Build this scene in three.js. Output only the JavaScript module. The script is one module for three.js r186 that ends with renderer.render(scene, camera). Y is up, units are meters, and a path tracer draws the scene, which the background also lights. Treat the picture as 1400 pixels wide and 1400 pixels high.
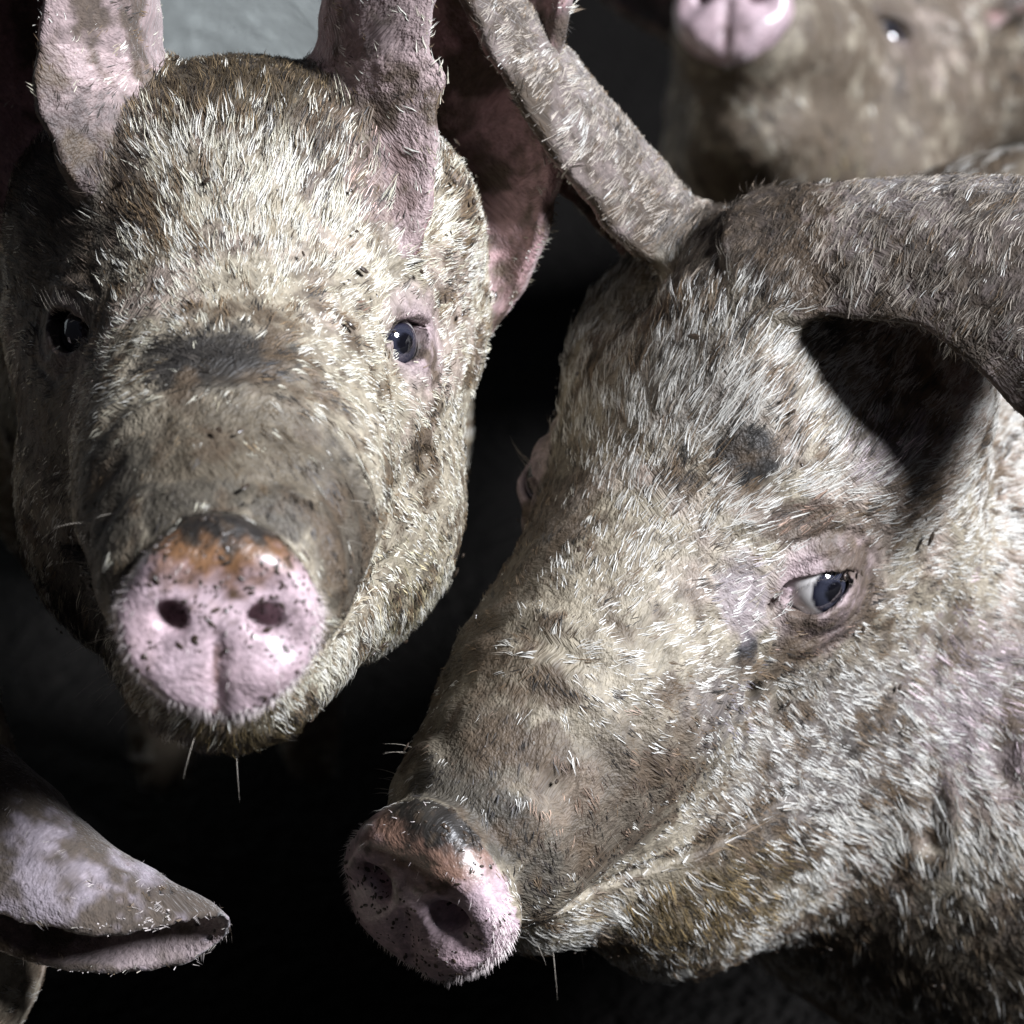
import * as THREE from 'three';

// ------------------------------------------------------------------ camera, sky, light, exposure
const scene = new THREE.Scene();
const TILT = 25 * Math.PI / 180, HALF = 0.225;
const EYE = new THREE.Vector3(0, 1.0, 0);
const camera = new THREE.PerspectiveCamera(2 * Math.atan(HALF) * 180 / Math.PI, 1, 0.05, 60);
camera.position.copy(EYE);
camera.lookAt(0, 1.0 - Math.sin(TILT), -Math.cos(TILT));
camera.focus = 0.92;
camera.userData.fStop = 8.5;
const RIGHT = new THREE.Vector3(1, 0, 0), UPV = new THREE.Vector3(0, Math.cos(TILT), -Math.sin(TILT)), BACK = new THREE.Vector3(0, Math.sin(TILT), Math.cos(TILT));

{ // a night sky over the yard: almost black, a little bluer high up
  const w = 64, h = 32, d = new Float32Array(w * h * 4);
  for (let j = 0; j < h; j++) for (let i = 0; i < w; i++) {
    const e = Math.max(0, j / (h - 1) * 2 - 1), k = (j * w + i) * 4;
    d[k] = 0.012 + 0.003 * e; d[k + 1] = 0.012 + 0.004 * e; d[k + 2] = 0.015 + 0.007 * e; d[k + 3] = 1;
  }
  const t = new THREE.DataTexture(d, w, h, THREE.RGBAFormat, THREE.FloatType);
  t.mapping = THREE.EquirectangularReflectionMapping; t.magFilter = t.minFilter = THREE.LinearFilter; t.needsUpdate = true;
  scene.background = t; scene.environment = t;
}
const sun = new THREE.DirectionalLight(new THREE.Color().setRGB(0.955, 0.975, 1.055), 4.8);   // the one lamp-like light: high, from the right, on the camera's side
const toSun = new THREE.Vector3().addScaledVector(RIGHT, 0.69).addScaledVector(UPV, 0.42).addScaledVector(BACK, 0.59).normalize();
sun.target.position.set(0, 0.5, -1.1);
sun.position.copy(sun.target.position).addScaledVector(toSun, 5);
sun.shadow.radius = 26; sun.castShadow = true; sun.shadow.mapSize.set(4096, 4096);
Object.assign(sun.shadow.camera, { left: -2, right: 2, top: 2, bottom: -2, near: 0.5, far: 12 });
scene.add(sun, sun.target);
const EXPOSURE = 1.72;

// ------------------------------------------------------------------ numbers
function rng(seed) { let a = seed >>> 0; return () => { a = (a + 0x6D2B79F5) | 0; let t = Math.imul(a ^ (a >>> 15), 1 | a); t = (t + Math.imul(t ^ (t >>> 7), 61 | t)) ^ t; return ((t ^ (t >>> 14)) >>> 0) / 4294967296; }; }
const hyp2 = (a, b) => Math.sqrt(a * a + b * b), hyp3 = (a, b, c) => Math.sqrt(a * a + b * b + c * c);
const clamp = (x, a = 0, b = 1) => x < a ? a : x > b ? b : x;
const mix = (a, b, t) => a + (b - a) * t;
const sstep = (a, b, x) => { const t = clamp((x - a) / (b - a)); return t * t * (3 - 2 * t); };
function hash3(i, j, k) { let h = Math.imul(i, 374761393) ^ Math.imul(j, 668265263) ^ Math.imul(k, 1274126177); h = Math.imul(h ^ (h >>> 13), 1274126177); return ((h ^ (h >>> 16)) >>> 0) / 4294967296; }
function noise(x, y, z) {   // 0..1
  const i = Math.floor(x), j = Math.floor(y), k = Math.floor(z); let u = x - i, v = y - j, w = z - k;
  u = u * u * (3 - 2 * u); v = v * v * (3 - 2 * v); w = w * w * (3 - 2 * w);
  const a = mix(mix(hash3(i, j, k), hash3(i + 1, j, k), u), mix(hash3(i, j + 1, k), hash3(i + 1, j + 1, k), u), v);
  const b = mix(mix(hash3(i, j, k + 1), hash3(i + 1, j, k + 1), u), mix(hash3(i, j + 1, k + 1), hash3(i + 1, j + 1, k + 1), u), v);
  return mix(a, b, w);
}
const fbm = (x, y, z) => 0.5 * noise(x, y, z) + 0.3 * noise(x * 2.1 + 7, y * 2.1, z * 2.1 + 3) + 0.2 * noise(x * 4.3, y * 4.3 + 5, z * 4.3);

// ------------------------------------------------------------------ distance fields (millimetres in, millimetres out)
const smin = (a, b, k) => { const h = Math.max(k - Math.abs(a - b), 0) / k; return Math.min(a, b) - h * h * k * 0.25; };
const smax = (a, b, k) => -smin(-a, -b, k);
function ell(x, y, z, rx, ry, rz) { const a = x / rx, b = y / ry, c = z / rz, k0 = Math.sqrt(a * a + b * b + c * c), p = a / rx, q = b / ry, r = c / rz, k1 = Math.sqrt(p * p + q * q + r * r); return k1 < 1e-9 ? -Math.min(rx, ry, rz) : k0 * (k0 - 1) / k1; }
function rcone(x, y, z, a, b, r1, r2) {
  const bx = b[0] - a[0], by = b[1] - a[1], bz = b[2] - a[2], l2 = bx * bx + by * by + bz * bz, rr = r1 - r2, a2 = l2 - rr * rr, il2 = 1 / l2;
  const px = x - a[0], py = y - a[1], pz = z - a[2], yy = px * bx + py * by + pz * bz, zz = yy - l2;
  const vx = px * l2 - bx * yy, vy = py * l2 - by * yy, vz = pz * l2 - bz * yy, x2 = vx * vx + vy * vy + vz * vz, y2 = yy * yy * l2, z2 = zz * zz * l2, k = Math.sign(rr) * rr * rr * x2;
  if (Math.sign(zz) * a2 * z2 > k) return Math.sqrt(x2 + z2) * il2 - r2;
  if (Math.sign(yy) * a2 * y2 < k) return Math.sqrt(x2 + y2) * il2 - r1;
  return (Math.sqrt(x2 * a2 * il2) + yy * rr) * il2 - r1;
}
// Surface nets over sparse blocks; f in mm, mesh in mm.
function polygonize(f, lo, hi, h, slack = 1.3) {
  const B = 6, S = B + 1, n = [0, 1, 2].map((c) => Math.ceil((hi[c] - lo[c]) / h / B)), val = new Float32Array(S * S * S);
  const cells = new Map(), pos = [], quads = [], W = n[0] * B + 2, WH = W * (n[1] * B + 2), reach = h * B * 0.87 * slack;
  const edges = [];
  for (let bk = 0; bk < n[2]; bk++) for (let bj = 0; bj < n[1]; bj++) for (let bi = 0; bi < n[0]; bi++) {
    const x0 = lo[0] + bi * B * h, y0 = lo[1] + bj * B * h, z0 = lo[2] + bk * B * h, c = h * B / 2;
    if (Math.abs(f(x0 + c, y0 + c, z0 + c)) > reach) continue;
    let q = 0;
    for (let k = 0; k < S; k++) for (let j = 0; j < S; j++) for (let i = 0; i < S; i++) val[q++] = f(x0 + i * h, y0 + j * h, z0 + k * h);
    for (let k = 0; k < B; k++) for (let j = 0; j < B; j++) for (let i = 0; i < B; i++) {
      let mask = 0, sx = 0, sy = 0, sz = 0, m = 0; const o = i + j * S + k * S * S;
      for (let t = 0; t < 8; t++) if (val[o + (t & 1) + ((t >> 1) & 1) * S + (t >> 2) * S * S] < 0) mask |= 1 << t;
      if (mask === 0 || mask === 255) continue;
      for (let t = 0; t < 8; t++) for (let ax = 0; ax < 3; ax++) {
        if (t >> ax & 1) continue;
        const u = t | 1 << ax; if ((mask >> t & 1) === (mask >> u & 1)) continue;
        const va = val[o + (t & 1) + ((t >> 1) & 1) * S + (t >> 2) * S * S], vb = val[o + (u & 1) + ((u >> 1) & 1) * S + (u >> 2) * S * S], w = va / (va - vb);
        sx += (t & 1) + (ax === 0 ? w : 0); sy += (t >> 1 & 1) + (ax === 1 ? w : 0); sz += (t >> 2) + (ax === 2 ? w : 0); m++;
      }
      const gi = bi * B + i, gj = bj * B + j, gk = bk * B + k, id = gi + gj * W + gk * WH;
      cells.set(id, pos.length / 3); pos.push(x0 + (i + sx / m) * h, y0 + (j + sy / m) * h, z0 + (k + sz / m) * h);
      const s0 = mask & 1;
      if (s0 !== (mask >> 1 & 1)) edges.push(id, 0, s0);
      if (s0 !== (mask >> 2 & 1)) edges.push(id, 1, s0);
      if (s0 !== (mask >> 4 & 1)) edges.push(id, 2, s0);
    }
  }
  const step = [1, W, WH];
  for (let e = 0; e < edges.length; e += 3) {
    const id = edges[e], ax = edges[e + 1], u = step[(ax + 1) % 3], v = step[(ax + 2) % 3];
    const a = cells.get(id - u - v), b = cells.get(id - v), c = cells.get(id), d = cells.get(id - u);
    if (a === undefined || b === undefined || c === undefined || d === undefined) continue;
    if (edges[e + 2]) quads.push(a, b, c, a, c, d); else quads.push(a, c, b, a, d, c);
  }
  return { pos, index: quads };
}

// ------------------------------------------------------------------ the pig's head: origin between the eyes, x to its left, y up, z to the snout
const NOSE = [0, -67, 196], ND = [0, 0.05, 0.99875], NU = [0, 0.99875, -0.05];
const EYES = 62.5, GAZE = new THREE.Vector3(0.64, 0.15, 0.75).normalize();
const FISS = new THREE.Vector3(0.62, 0.24, -0.62), LIDV = new THREE.Vector3();   // along the lid opening (outer corner), and across it
FISS.addScaledVector(GAZE, -FISS.dot(GAZE)).normalize(); LIDV.crossVectors(FISS, GAZE).normalize(); if (LIDV.y < 0) LIDV.negate();
const EC = [EYES, 4, 15], ER = 14;

function earField(e) {   // e: base, A (to the tip), N (opening side), L, W, R0, R1, bend
  const A = e.A.clone().normalize(), N = e.N.clone().addScaledVector(A, -e.N.dot(A)).normalize(), W = new THREE.Vector3().crossVectors(A, N);
  const b = e.base, off = e.off || 0;
  const prof = (t) => t < 0 ? (e.w0 ?? 0.6) * Math.sqrt(Math.max(0, 1 - (t / (e.down ?? 0.1)) ** 2)) : t < 0.42 ? mix(e.w0 ?? 0.6, 1, sstep(0, 0.42, t)) : Math.sqrt(Math.max(0, 1 - Math.pow((t - 0.42) / 0.58, e.pow ?? 2.2)));
  const info = { d: 0, inside: 0, edge: 0, t: 0 };
  return (x, y, z) => {
    const px = x - b[0], py = y - b[1], pz = z - b[2];
    const a = px * A.x + py * A.y + pz * A.z, w0 = px * W.x + py * W.y + pz * W.z; let n = px * N.x + py * N.y + pz * N.z;
    const t = a / e.L, tc = clamp(t), R = mix(e.R0, e.R1, tc);
    n -= (e.bend || 0) * Math.max(0, a) * Math.max(0, a) / 1000 + (e.wave || 0) * Math.sin(a / 17 + w0 / 29) + (e.fold ? e.fold * Math.min(Math.max(0, a - e.foldAt), 80) ** 2 / 1000 : 0);
    const w = w0 - off * tc * tc;
    const Q = w > 0 && e.Rp ? e.Rp : R, rho = hyp2(w, n - Q) - Q, arc = Math.atan2(w, Q - n) * Q, hw = e.W * prof(Math.min(t, 1)) * (1 + (e.ragged ?? 0.10) * (noise(a * 0.07 + b[0], arc > 0 ? 3 : 9, 0.5) - 0.5)) * (e.lobe && arc < 0 ? 1 + e.lobe * sstep(0.30, 0.52, t) : 1);
    const thick = mix(4.6, 2.1, tc), ds = Math.abs(rho) - thick, da = Math.max(Math.abs(arc - (e.shift || 0)) - hw, a - e.L, -a - (e.down ?? 0.1) * e.L), r = 2.2;
    const q = Math.max(ds + r, 0), s = Math.max(da + r, 0);
    info.d = Math.sqrt(q * q + s * s) + Math.min(Math.max(ds + r, da + r), 0) - r; info.inside = -rho; info.edge = -da; info.t = t;
    return info;
  };
}

function headField(pig) {
  const ears = pig.ears.map(earField), body = pig.body;
  const slim = pig.slim || 1;
  const skull = (x0, y, z) => {
    const x = x0 / slim, ax = Math.abs(x);
    let d = ell(x, y - 30, z + 62, 98, 86, 92);
    d = smin(d, ell(x, y - 50, z + 28, 74, 58, 50), 40);                                  // forehead
    d = smin(d, rcone(x / 1.12, y, z, [0, -34, 6], [0, -62, 146], 60, 45), 58);            // muzzle
    d = smin(d, rcone(x / 1.1, y, z, [0, 14, -12], [0, -30, 88], 50, 46), 40);             // bridge
    d = smin(d, rcone(x / 1.22, y, z, [0, -92, -30], [0, -112, 118], 72, 33), 20);                 // jaw
    d = smin(d, ell(ax - 47, y + 72, z + 34, 52, 72, 68), 30);                             // jowl
    if (pig.jowl) d = smin(d, ell(ax - pig.jowl[0], y - pig.jowl[1], z - pig.jowl[2], pig.jowl[3], pig.jowl[4], pig.jowl[5]), 30);
    d = smin(d, ell(ax - 56, y - 40, z + 62, 50, 52, 52), 26);                             // temple
    d = smin(d, rcone(ax, y, z, [58, -20, 14], [82, -8, -62], 20, 27), 22);                // cheekbone
    d = smin(d, ell(ax - 55, y - 21, z - 6, 20, 13, 17), 14);                              // brow
    return d;
  };
  const nose = (x, y, z) => {
    const py = y - NOSE[1], pz = z - NOSE[2], dy = py * NU[1] + pz * NU[2], dz = py * ND[1] + pz * ND[2], ax = Math.abs(x);
    const rx = dy > 0 ? mix(38.5, 30, sstep(0, 42, dy)) : mix(38.5, 34, sstep(0, -42, dy));
    const d2 = (hyp2(x / rx, dy / 39) - 1) * 36, r = 8;
    const face = dz - 11 + 0.0042 * (x * x + dy * dy) + 2.2 * Math.exp(-x * x / 10) * sstep(4, -8, dy) - 3.0 * Math.exp(-((ax - 19) ** 2 + (dy + 14) ** 2) / 160) - 2.5 * Math.exp(-((dy - 24) ** 2) / 60);
    const q = Math.max(d2 + r, 0), s = Math.max(face + r, -dz - 16 + r, 0);
    let d = Math.sqrt(q * q + s * s) + Math.min(Math.max(d2 + r, face + r), 0) - r;
    d = smax(d, -ell(ax - 17 - 0.18 * (dz - 10), dy - 3 - 0.1 * (ax - 17), dz - 8, pig.nostril || 6.0, (pig.nostril || 6.0) * 0.84, 19), 5);       // nostrils
    d = smax(d, -ell(ax - 26, dy + 6, dz - 18, 11, 9, 10), 9);                                               // the scoop beside each
    return d;
  };
  return (x, y, z, out) => {
    const ax = Math.abs(x);
    let d = skull(x, y, z);
    if (body) d = smin(d, body(x, y, z), 45);
    const noEar = d;
    if (pig.fossa) { const q = pig.fossa; d = smax(d, -ell(ax - q[0], y - q[1], z - q[2], q[3], q[4], q[5]), 26); }   // hollow above the cheekbone
    if (pig.folds) for (const q of pig.folds) { const e = rcone(x, y, z, q.a, q.b, 0.5, 0.4); if (e < 22) d += q.d * Math.exp(-e * e / (q.w * q.w)) - 0.45 * q.d * Math.exp(-((e - 1.9 * q.w) ** 2) / (q.w * q.w)); }
    if (z > 80 && y > -75) d += 0.8 * Math.sin((z + 0.16 * ax) * 0.30 + 5 * noise(x * 0.03, y * 0.03, z * 0.03)) * sstep(80, 105, z) * sstep(186, 165, z) * sstep(-75, -45, y);
    // lids
    const ex = ax - EC[0], ey = y - EC[1], ez = z - EC[2], er = Math.sqrt(ex * ex + ey * ey + ez * ez);
    if (er < 70) {
      d = smin(d, er - 17.0, 12);
      const g = ex * GAZE.x + ey * GAZE.y + ez * GAZE.z, u = ex * FISS.x + ey * FISS.y + ez * FISS.z, v = ex * LIDV.x + ey * LIDV.y + ez * LIDV.z;
      if (er > 15) d += (0.8 * Math.sin((er - 16) * 0.75 + 1.5 * noise(x * 0.05, y * 0.05, z * 0.05) * 6) * sstep(17, 21, er) * sstep(44, 26, er)) * (0.35 + 0.65 * Math.abs(v) / er);
      d = smax(d, -Math.max(Math.abs(hyp2(u + 20 * 0.2, v + 25) - 34) - 1.2, Math.abs(u + 2) - 20, -v - 2, -g), 3);   // fold of the upper lid
      const c = u / 15, half = (1 - c * c) * (v > 0 ? pig.lid[0] : pig.lid[1]);
      const open = Math.max(Math.abs(v) - half, Math.abs(u) - 15, 2 - g, er - 30);
      d = smax(d, -open, 1.6); d = Math.max(d, ER + 0.3 - er);
    }
    if (z > 90) d = smin(d, nose(x, y, z), 5);
    if (!pig.shut && z > 30 && z < 190 && y < -50) {                                                    // the lip line
      const ym = -96 + 0.0011 * (z - 150) * (z - 150) + (z > 150 ? (z - 150) * 0.12 : 0);
      d = smax(d, -Math.max(Math.abs(y - ym) - 1.6, -(d + 7), 38 - z), 3);
    }
    let which = 0, inside = 0, edge = 0, t = 0;
    for (const e of ears) {
      if (Math.abs(d) > 1e9) break;
      const i = e(x, y, z); if (out && i.d < d + 6 && i.d < 14) { which = 1; inside = i.inside; edge = i.edge; t = i.t; }
      d = smin(d, i.d, 13);
    }
    if (Math.abs(d) < 6 && noEar > 4) d += 1.6 * (noise(x * 0.09, y * 0.09, z * 0.09) - 0.5);
    if (Math.abs(d) < 9) d += 2.4 * (fbm(x * 0.035, y * 0.035, z * 0.035) - 0.5) + 0.9 * (noise(x * 0.16, y * 0.16, z * 0.16) - 0.5);
    if (out) { out.ear = which && noEar > 3 ? 1 : 0; out.inside = inside; out.edge = edge; out.t = t; out.eye = er; out.base = noEar; }
    return d;
  };
}

// ------------------------------------------------------------------ placing
const px2world = (px, py, depth) => EYE.clone().addScaledVector(RIGHT, (px - 700) / 700 * HALF * depth).addScaledVector(UPV, (700 - py) / 700 * HALF * depth).addScaledVector(BACK, -depth);
const view = (v) => new THREE.Vector3().addScaledVector(RIGHT, v[0]).addScaledVector(UPV, v[1]).addScaledVector(BACK, v[2]);
function poseOf(at, noseDir, left, k = 1) {   // matrix head (mm) -> world (m)
  const N = noseDir.clone().normalize(), X = left.clone().addScaledVector(N, -left.dot(N)).normalize(), M = new THREE.Vector3().crossVectors(N, X), s = 0.3162, c = 0.9487;
  const Z = N.clone().multiplyScalar(c).addScaledVector(M, s), Y = M.clone().multiplyScalar(c).addScaledVector(N, -s);
  return new THREE.Matrix4().makeBasis(X, Y, Z).scale(new THREE.Vector3(k / 1000, k / 1000, k / 1000)).setPosition(at);
}

// ------------------------------------------------------------------ materials
const tile = (size, f, srgb) => { const d = new Uint8Array(size * size * 4); for (let j = 0; j < size; j++) for (let i = 0; i < size; i++) { const c = f(i / size, j / size), k = (j * size + i) * 4; d[k] = c[0] * 255; d[k + 1] = c[1] * 255; d[k + 2] = c[2] * 255; d[k + 3] = 255; } const t = new THREE.DataTexture(d, size, size); t.wrapS = t.wrapT = THREE.RepeatWrapping; t.magFilter = THREE.LinearFilter; if (srgb) t.colorSpace = THREE.SRGBColorSpace; t.needsUpdate = true; return t; };
const TAU = Math.PI * 2;
const loop = (u, v, k, s) => fbm(Math.cos(u * TAU) * k + s, Math.sin(u * TAU) * k + Math.cos(v * TAU) * k, Math.sin(v * TAU) * k + s * 3);
const skinBump = tile(512, (u, v) => { const a = clamp(0.65 * loop(u, v, 9, 3) + 0.35 * loop(u, v, 24, 11)); return [a, a, a]; });
const skinGrain = tile(512, (u, v) => { const a = 0.82 + 0.18 * clamp(1.6 * loop(u, v, 14, 5) - 0.3), b = 0.8 + 0.2 * clamp(1.6 * loop(u, v, 5, 8) - 0.3); return [a * b, a * b, a * b]; }, true);
const again = (t, x, y) => { const c = t.clone(); c.repeat.set(x, y); c.needsUpdate = true; return c; };
const M = {
  skin: new THREE.MeshPhysicalMaterial({ vertexColors: true, roughness: 0.62, map: skinGrain, bumpMap: skinBump, bumpScale: 0.0014 }),
  wet: new THREE.MeshPhysicalMaterial({ vertexColors: true, roughness: 0.42, map: skinGrain, bumpMap: skinBump, bumpScale: 0.0008, clearcoat: 1, clearcoatRoughness: 0.3 }),
  ear: new THREE.MeshPhysicalMaterial({ vertexColors: true, roughness: 0.9, map: skinGrain, bumpMap: skinBump, bumpScale: 0.0014, transmission: 0.35, thickness: 0 }),
  fur: new THREE.MeshPhysicalMaterial({ vertexColors: true, roughness: 0.55, side: THREE.DoubleSide }),
  eyeball: new THREE.MeshPhysicalMaterial({ vertexColors: true, roughness: 0.04, ior: 1.9, clearcoat: 1, clearcoatRoughness: 0.02 }),
  mud: new THREE.MeshPhysicalMaterial({ color: new THREE.Color().setRGB(0.045, 0.032, 0.022), roughness: 0.35, clearcoat: 0.4, clearcoatRoughness: 0.3 }),
  bristle: new THREE.MeshPhysicalMaterial({ color: new THREE.Color().setRGB(0.55, 0.5, 0.42), roughness: 0.4 }),
  floor: new THREE.MeshPhysicalMaterial({ color: new THREE.Color().setRGB(0.005, 0.0045, 0.004), roughness: 0.85, specularIntensity: 0.15, bumpMap: again(skinBump, 24, 24), bumpScale: 0.03 }),
  wall: new THREE.MeshStandardMaterial({ color: new THREE.Color().setRGB(0.46, 0.50, 0.48), roughness: 0.9, map: again(skinGrain, 10, 2.6), bumpMap: again(skinBump, 10, 2.6), bumpScale: 0.006 }),
};

// ------------------------------------------------------------------ building one pig
const PINK = [0.80, 0.58, 0.61], DIRT = [0.10, 0.072, 0.048], DARK = [0.030, 0.026, 0.022], RUST = [0.29, 0.150, 0.070], CREAM = [0.66, 0.62, 0.52];
const lerp3 = (a, b, t) => [mix(a[0], b[0], t), mix(a[1], b[1], t), mix(a[2], b[2], t)];
const isNose = (x, y, z) => { const py = y - NOSE[1], pz = z - NOSE[2]; return { dx: x, dy: py * NU[1] + pz * NU[2], dz: py * ND[1] + pz * ND[2] }; };

function setUp(p) {
  const inv = p.pose.clone().invert(), toHead = (v) => v.clone().applyMatrix4(inv).toArray();
  // neck, trunk and legs, given in the world, as joints in the head's own axes
  const j = {}; for (const k of Object.keys(p.joints)) j[k] = toHead(p.joints[k]);
  const up = new THREE.Vector3(0, 1, 0).transformDirection(inv);
  const T = p.trunk;
  p.body = (x, y, z) => {
    let d = rcone(x, y, z, p.nape || [0, 8, -120], j.neck, p.napeR || 92, T.neck);
    d = smin(d, rcone(x, y, z, p.throat || [0, -62, -80], j.neck, 84, T.neck), 50);
    d = smin(d, rcone(x, y, z, j.neck, j.chest, T.neck, T.chest), 60);
    d = smin(d, rcone(x, y, z, j.chest, j.hip, T.chest, T.hip), 60);
    return d;
  };
  p.field = headField(p);
  return { inv, toHead, j };
}
function makePig(p) {
  const { toHead, j } = setUp(p);
  const legs = (x, y, z) => { let d = 1e9; for (const [a, b, c] of p.legs.map((l) => l.local ??= l.map(toHead))) { d = Math.min(d, smin(rcone(x, y, z, a, b, 62, 34), rcone(x, y, z, b, c, 33, 27), 25)); } return d; };
  const field = p.field, L = p.box[0], H = p.box[1];
  const fine = polygonize((x, y, z) => field(x, y, z), L, H, p.cell);
  const boxd = (x, y, z) => { const m = 12, qx = Math.max(L[0] + m - x, x - H[0] + m), qy = Math.max(L[1] + m - y, y - H[1] + m), qz = Math.max(L[2] + m - z, z - H[2] + m); return Math.max(qx, qy, qz); };
  const all = [...Object.values(j), ...p.legs.flatMap((l) => l.map(toHead))], lo = [0, 1, 2].map((c) => Math.min(...all.map((a) => a[c]), L[c]) - 220), hi = [0, 1, 2].map((c) => Math.max(...all.map((a) => a[c]), H[c]) + 220);
  const rest = (x, y, z) => smin(p.body(x, y, z) + 6 * (fbm(x * 0.012, y * 0.012, z * 0.012) - 0.5), legs(x, y, z), 40);
  const coarse = polygonize((x, y, z) => Math.max(rest(x, y, z) + 1.5, -boxd(x, y, z)), lo, hi, p.cellBody || 14);
  // normals, colours, materials
  const base = p.base, pose = p.pose, v = new THREE.Vector3(), out = {};
  const nF = fine.pos.length / 3, nC = coarse.pos.length / 3, nV = nF + nC;
  const P = new Float32Array(nV * 3), N = new Float32Array(nV * 3), C = new Float32Array(nV * 3), slotV = new Uint8Array(nV), meta = new Array(nF);
  const nm = new THREE.Matrix3().getNormalMatrix(pose);
  for (let i = 0; i < nV; i++) {
    const src = i < nF ? fine.pos : coarse.pos, o = (i < nF ? i : i - nF) * 3, x = src[o], y = src[o + 1], z = src[o + 2], e = i < nF ? 0.9 : 5, f = i < nF ? field : rest;
    const f1 = f(x + e, y - e, z - e), f2 = f(x - e, y - e, z + e), f3 = f(x - e, y + e, z - e), f4 = f(x + e, y + e, z + e);
    v.set(f1 - f2 - f3 + f4, -f1 - f2 + f3 + f4, -f1 + f2 - f3 + f4).applyMatrix3(nm).normalize();
    N.set([v.x, v.y, v.z], i * 3);
    v.set(x, y, z).applyMatrix4(pose).sub(base); if (i >= nF && v.y < 0.001) v.y = 0.001;
    P.set([v.x, v.y, v.z], i * 3);
    if (i < nF) {
      field(x, y, z, out);
      const s = skinAt(p, x, y, z, out); C.set(s.c, i * 3); slotV[i] = s.slot; meta[i] = s;
    } else { const m = fbm(x * 0.01, y * 0.01, z * 0.01); C.set(lerp3([0.36, 0.30, 0.22], [0.16, 0.12, 0.08], sstep(0.40, 0.56, m)), i * 3); }
  }
  // faces: split by material and by the axis of their box mapping
  const idx = [...fine.index]; for (const k of coarse.index) idx.push(k + nF);
  const seen = new Map(), gp = [], gn = [], gc = [], gu = [], runs = [[], [], []];
  const put = (i, ax) => {
    const key = i * 3 + ax; let k = seen.get(key);
    if (k === undefined) { k = gp.length / 3; seen.set(key, k); const o = i * 3; gp.push(P[o], P[o + 1], P[o + 2]); gn.push(N[o], N[o + 1], N[o + 2]); gc.push(C[o], C[o + 1], C[o + 2]); gu.push((ax === 0 ? P[o + 2] : P[o]) / 0.09, (ax === 1 ? P[o + 2] : P[o + 1]) / 0.09); }
    return k;
  };
  for (let t = 0; t < idx.length; t += 3) {
    const a = idx[t], b = idx[t + 1], c = idx[t + 2], x = Math.abs(N[a * 3] + N[b * 3] + N[c * 3]), y = Math.abs(N[a * 3 + 1] + N[b * 3 + 1] + N[c * 3 + 1]), z = Math.abs(N[a * 3 + 2] + N[b * 3 + 2] + N[c * 3 + 2]);
    const ax = x > y && x > z ? 0 : y > z ? 1 : 2; runs[Math.min(slotV[a], slotV[b], slotV[c])].push(put(a, ax), put(b, ax), put(c, ax));
  }
  const g = new THREE.BufferGeometry();
  g.setAttribute('position', new THREE.Float32BufferAttribute(gp, 3)); g.setAttribute('normal', new THREE.Float32BufferAttribute(gn, 3));
  g.setAttribute('color', new THREE.Float32BufferAttribute(gc, 3)); g.setAttribute('uv', new THREE.Float32BufferAttribute(gu, 2));
  const flat = []; let start = 0; runs.forEach((r, k) => { for (const q of r) flat.push(q); g.addGroup(start, r.length, k); start += r.length; }); g.setIndex(flat);
  const pig = new THREE.Group(); pig.name = p.name; pig.position.copy(base); pig.userData = { label: p.label, category: 'pig', group: 'pigs crowded together in the dark pen' };
  const mesh = new THREE.Mesh(g, [M.skin, M.wet, M.ear]); mesh.name = 'body'; mesh.castShadow = mesh.receiveShadow = true; pig.add(mesh);
  scene.add(pig);
  p.tris = flat.length / 3;
  makeEyes(p, pig);
  makeFur(p, pig, { idx, P, N, fine: fine.pos, nF, meta });
  if (p.flecks) makeFlecks(p, pig, { idx, P, N, nF, meta });
  if (p.whiskers) makeWhiskers(p, pig);
  console.log(p.name, 'triangles', p.tris, 'hairs', p.hairs);
  return pig;
}

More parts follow.
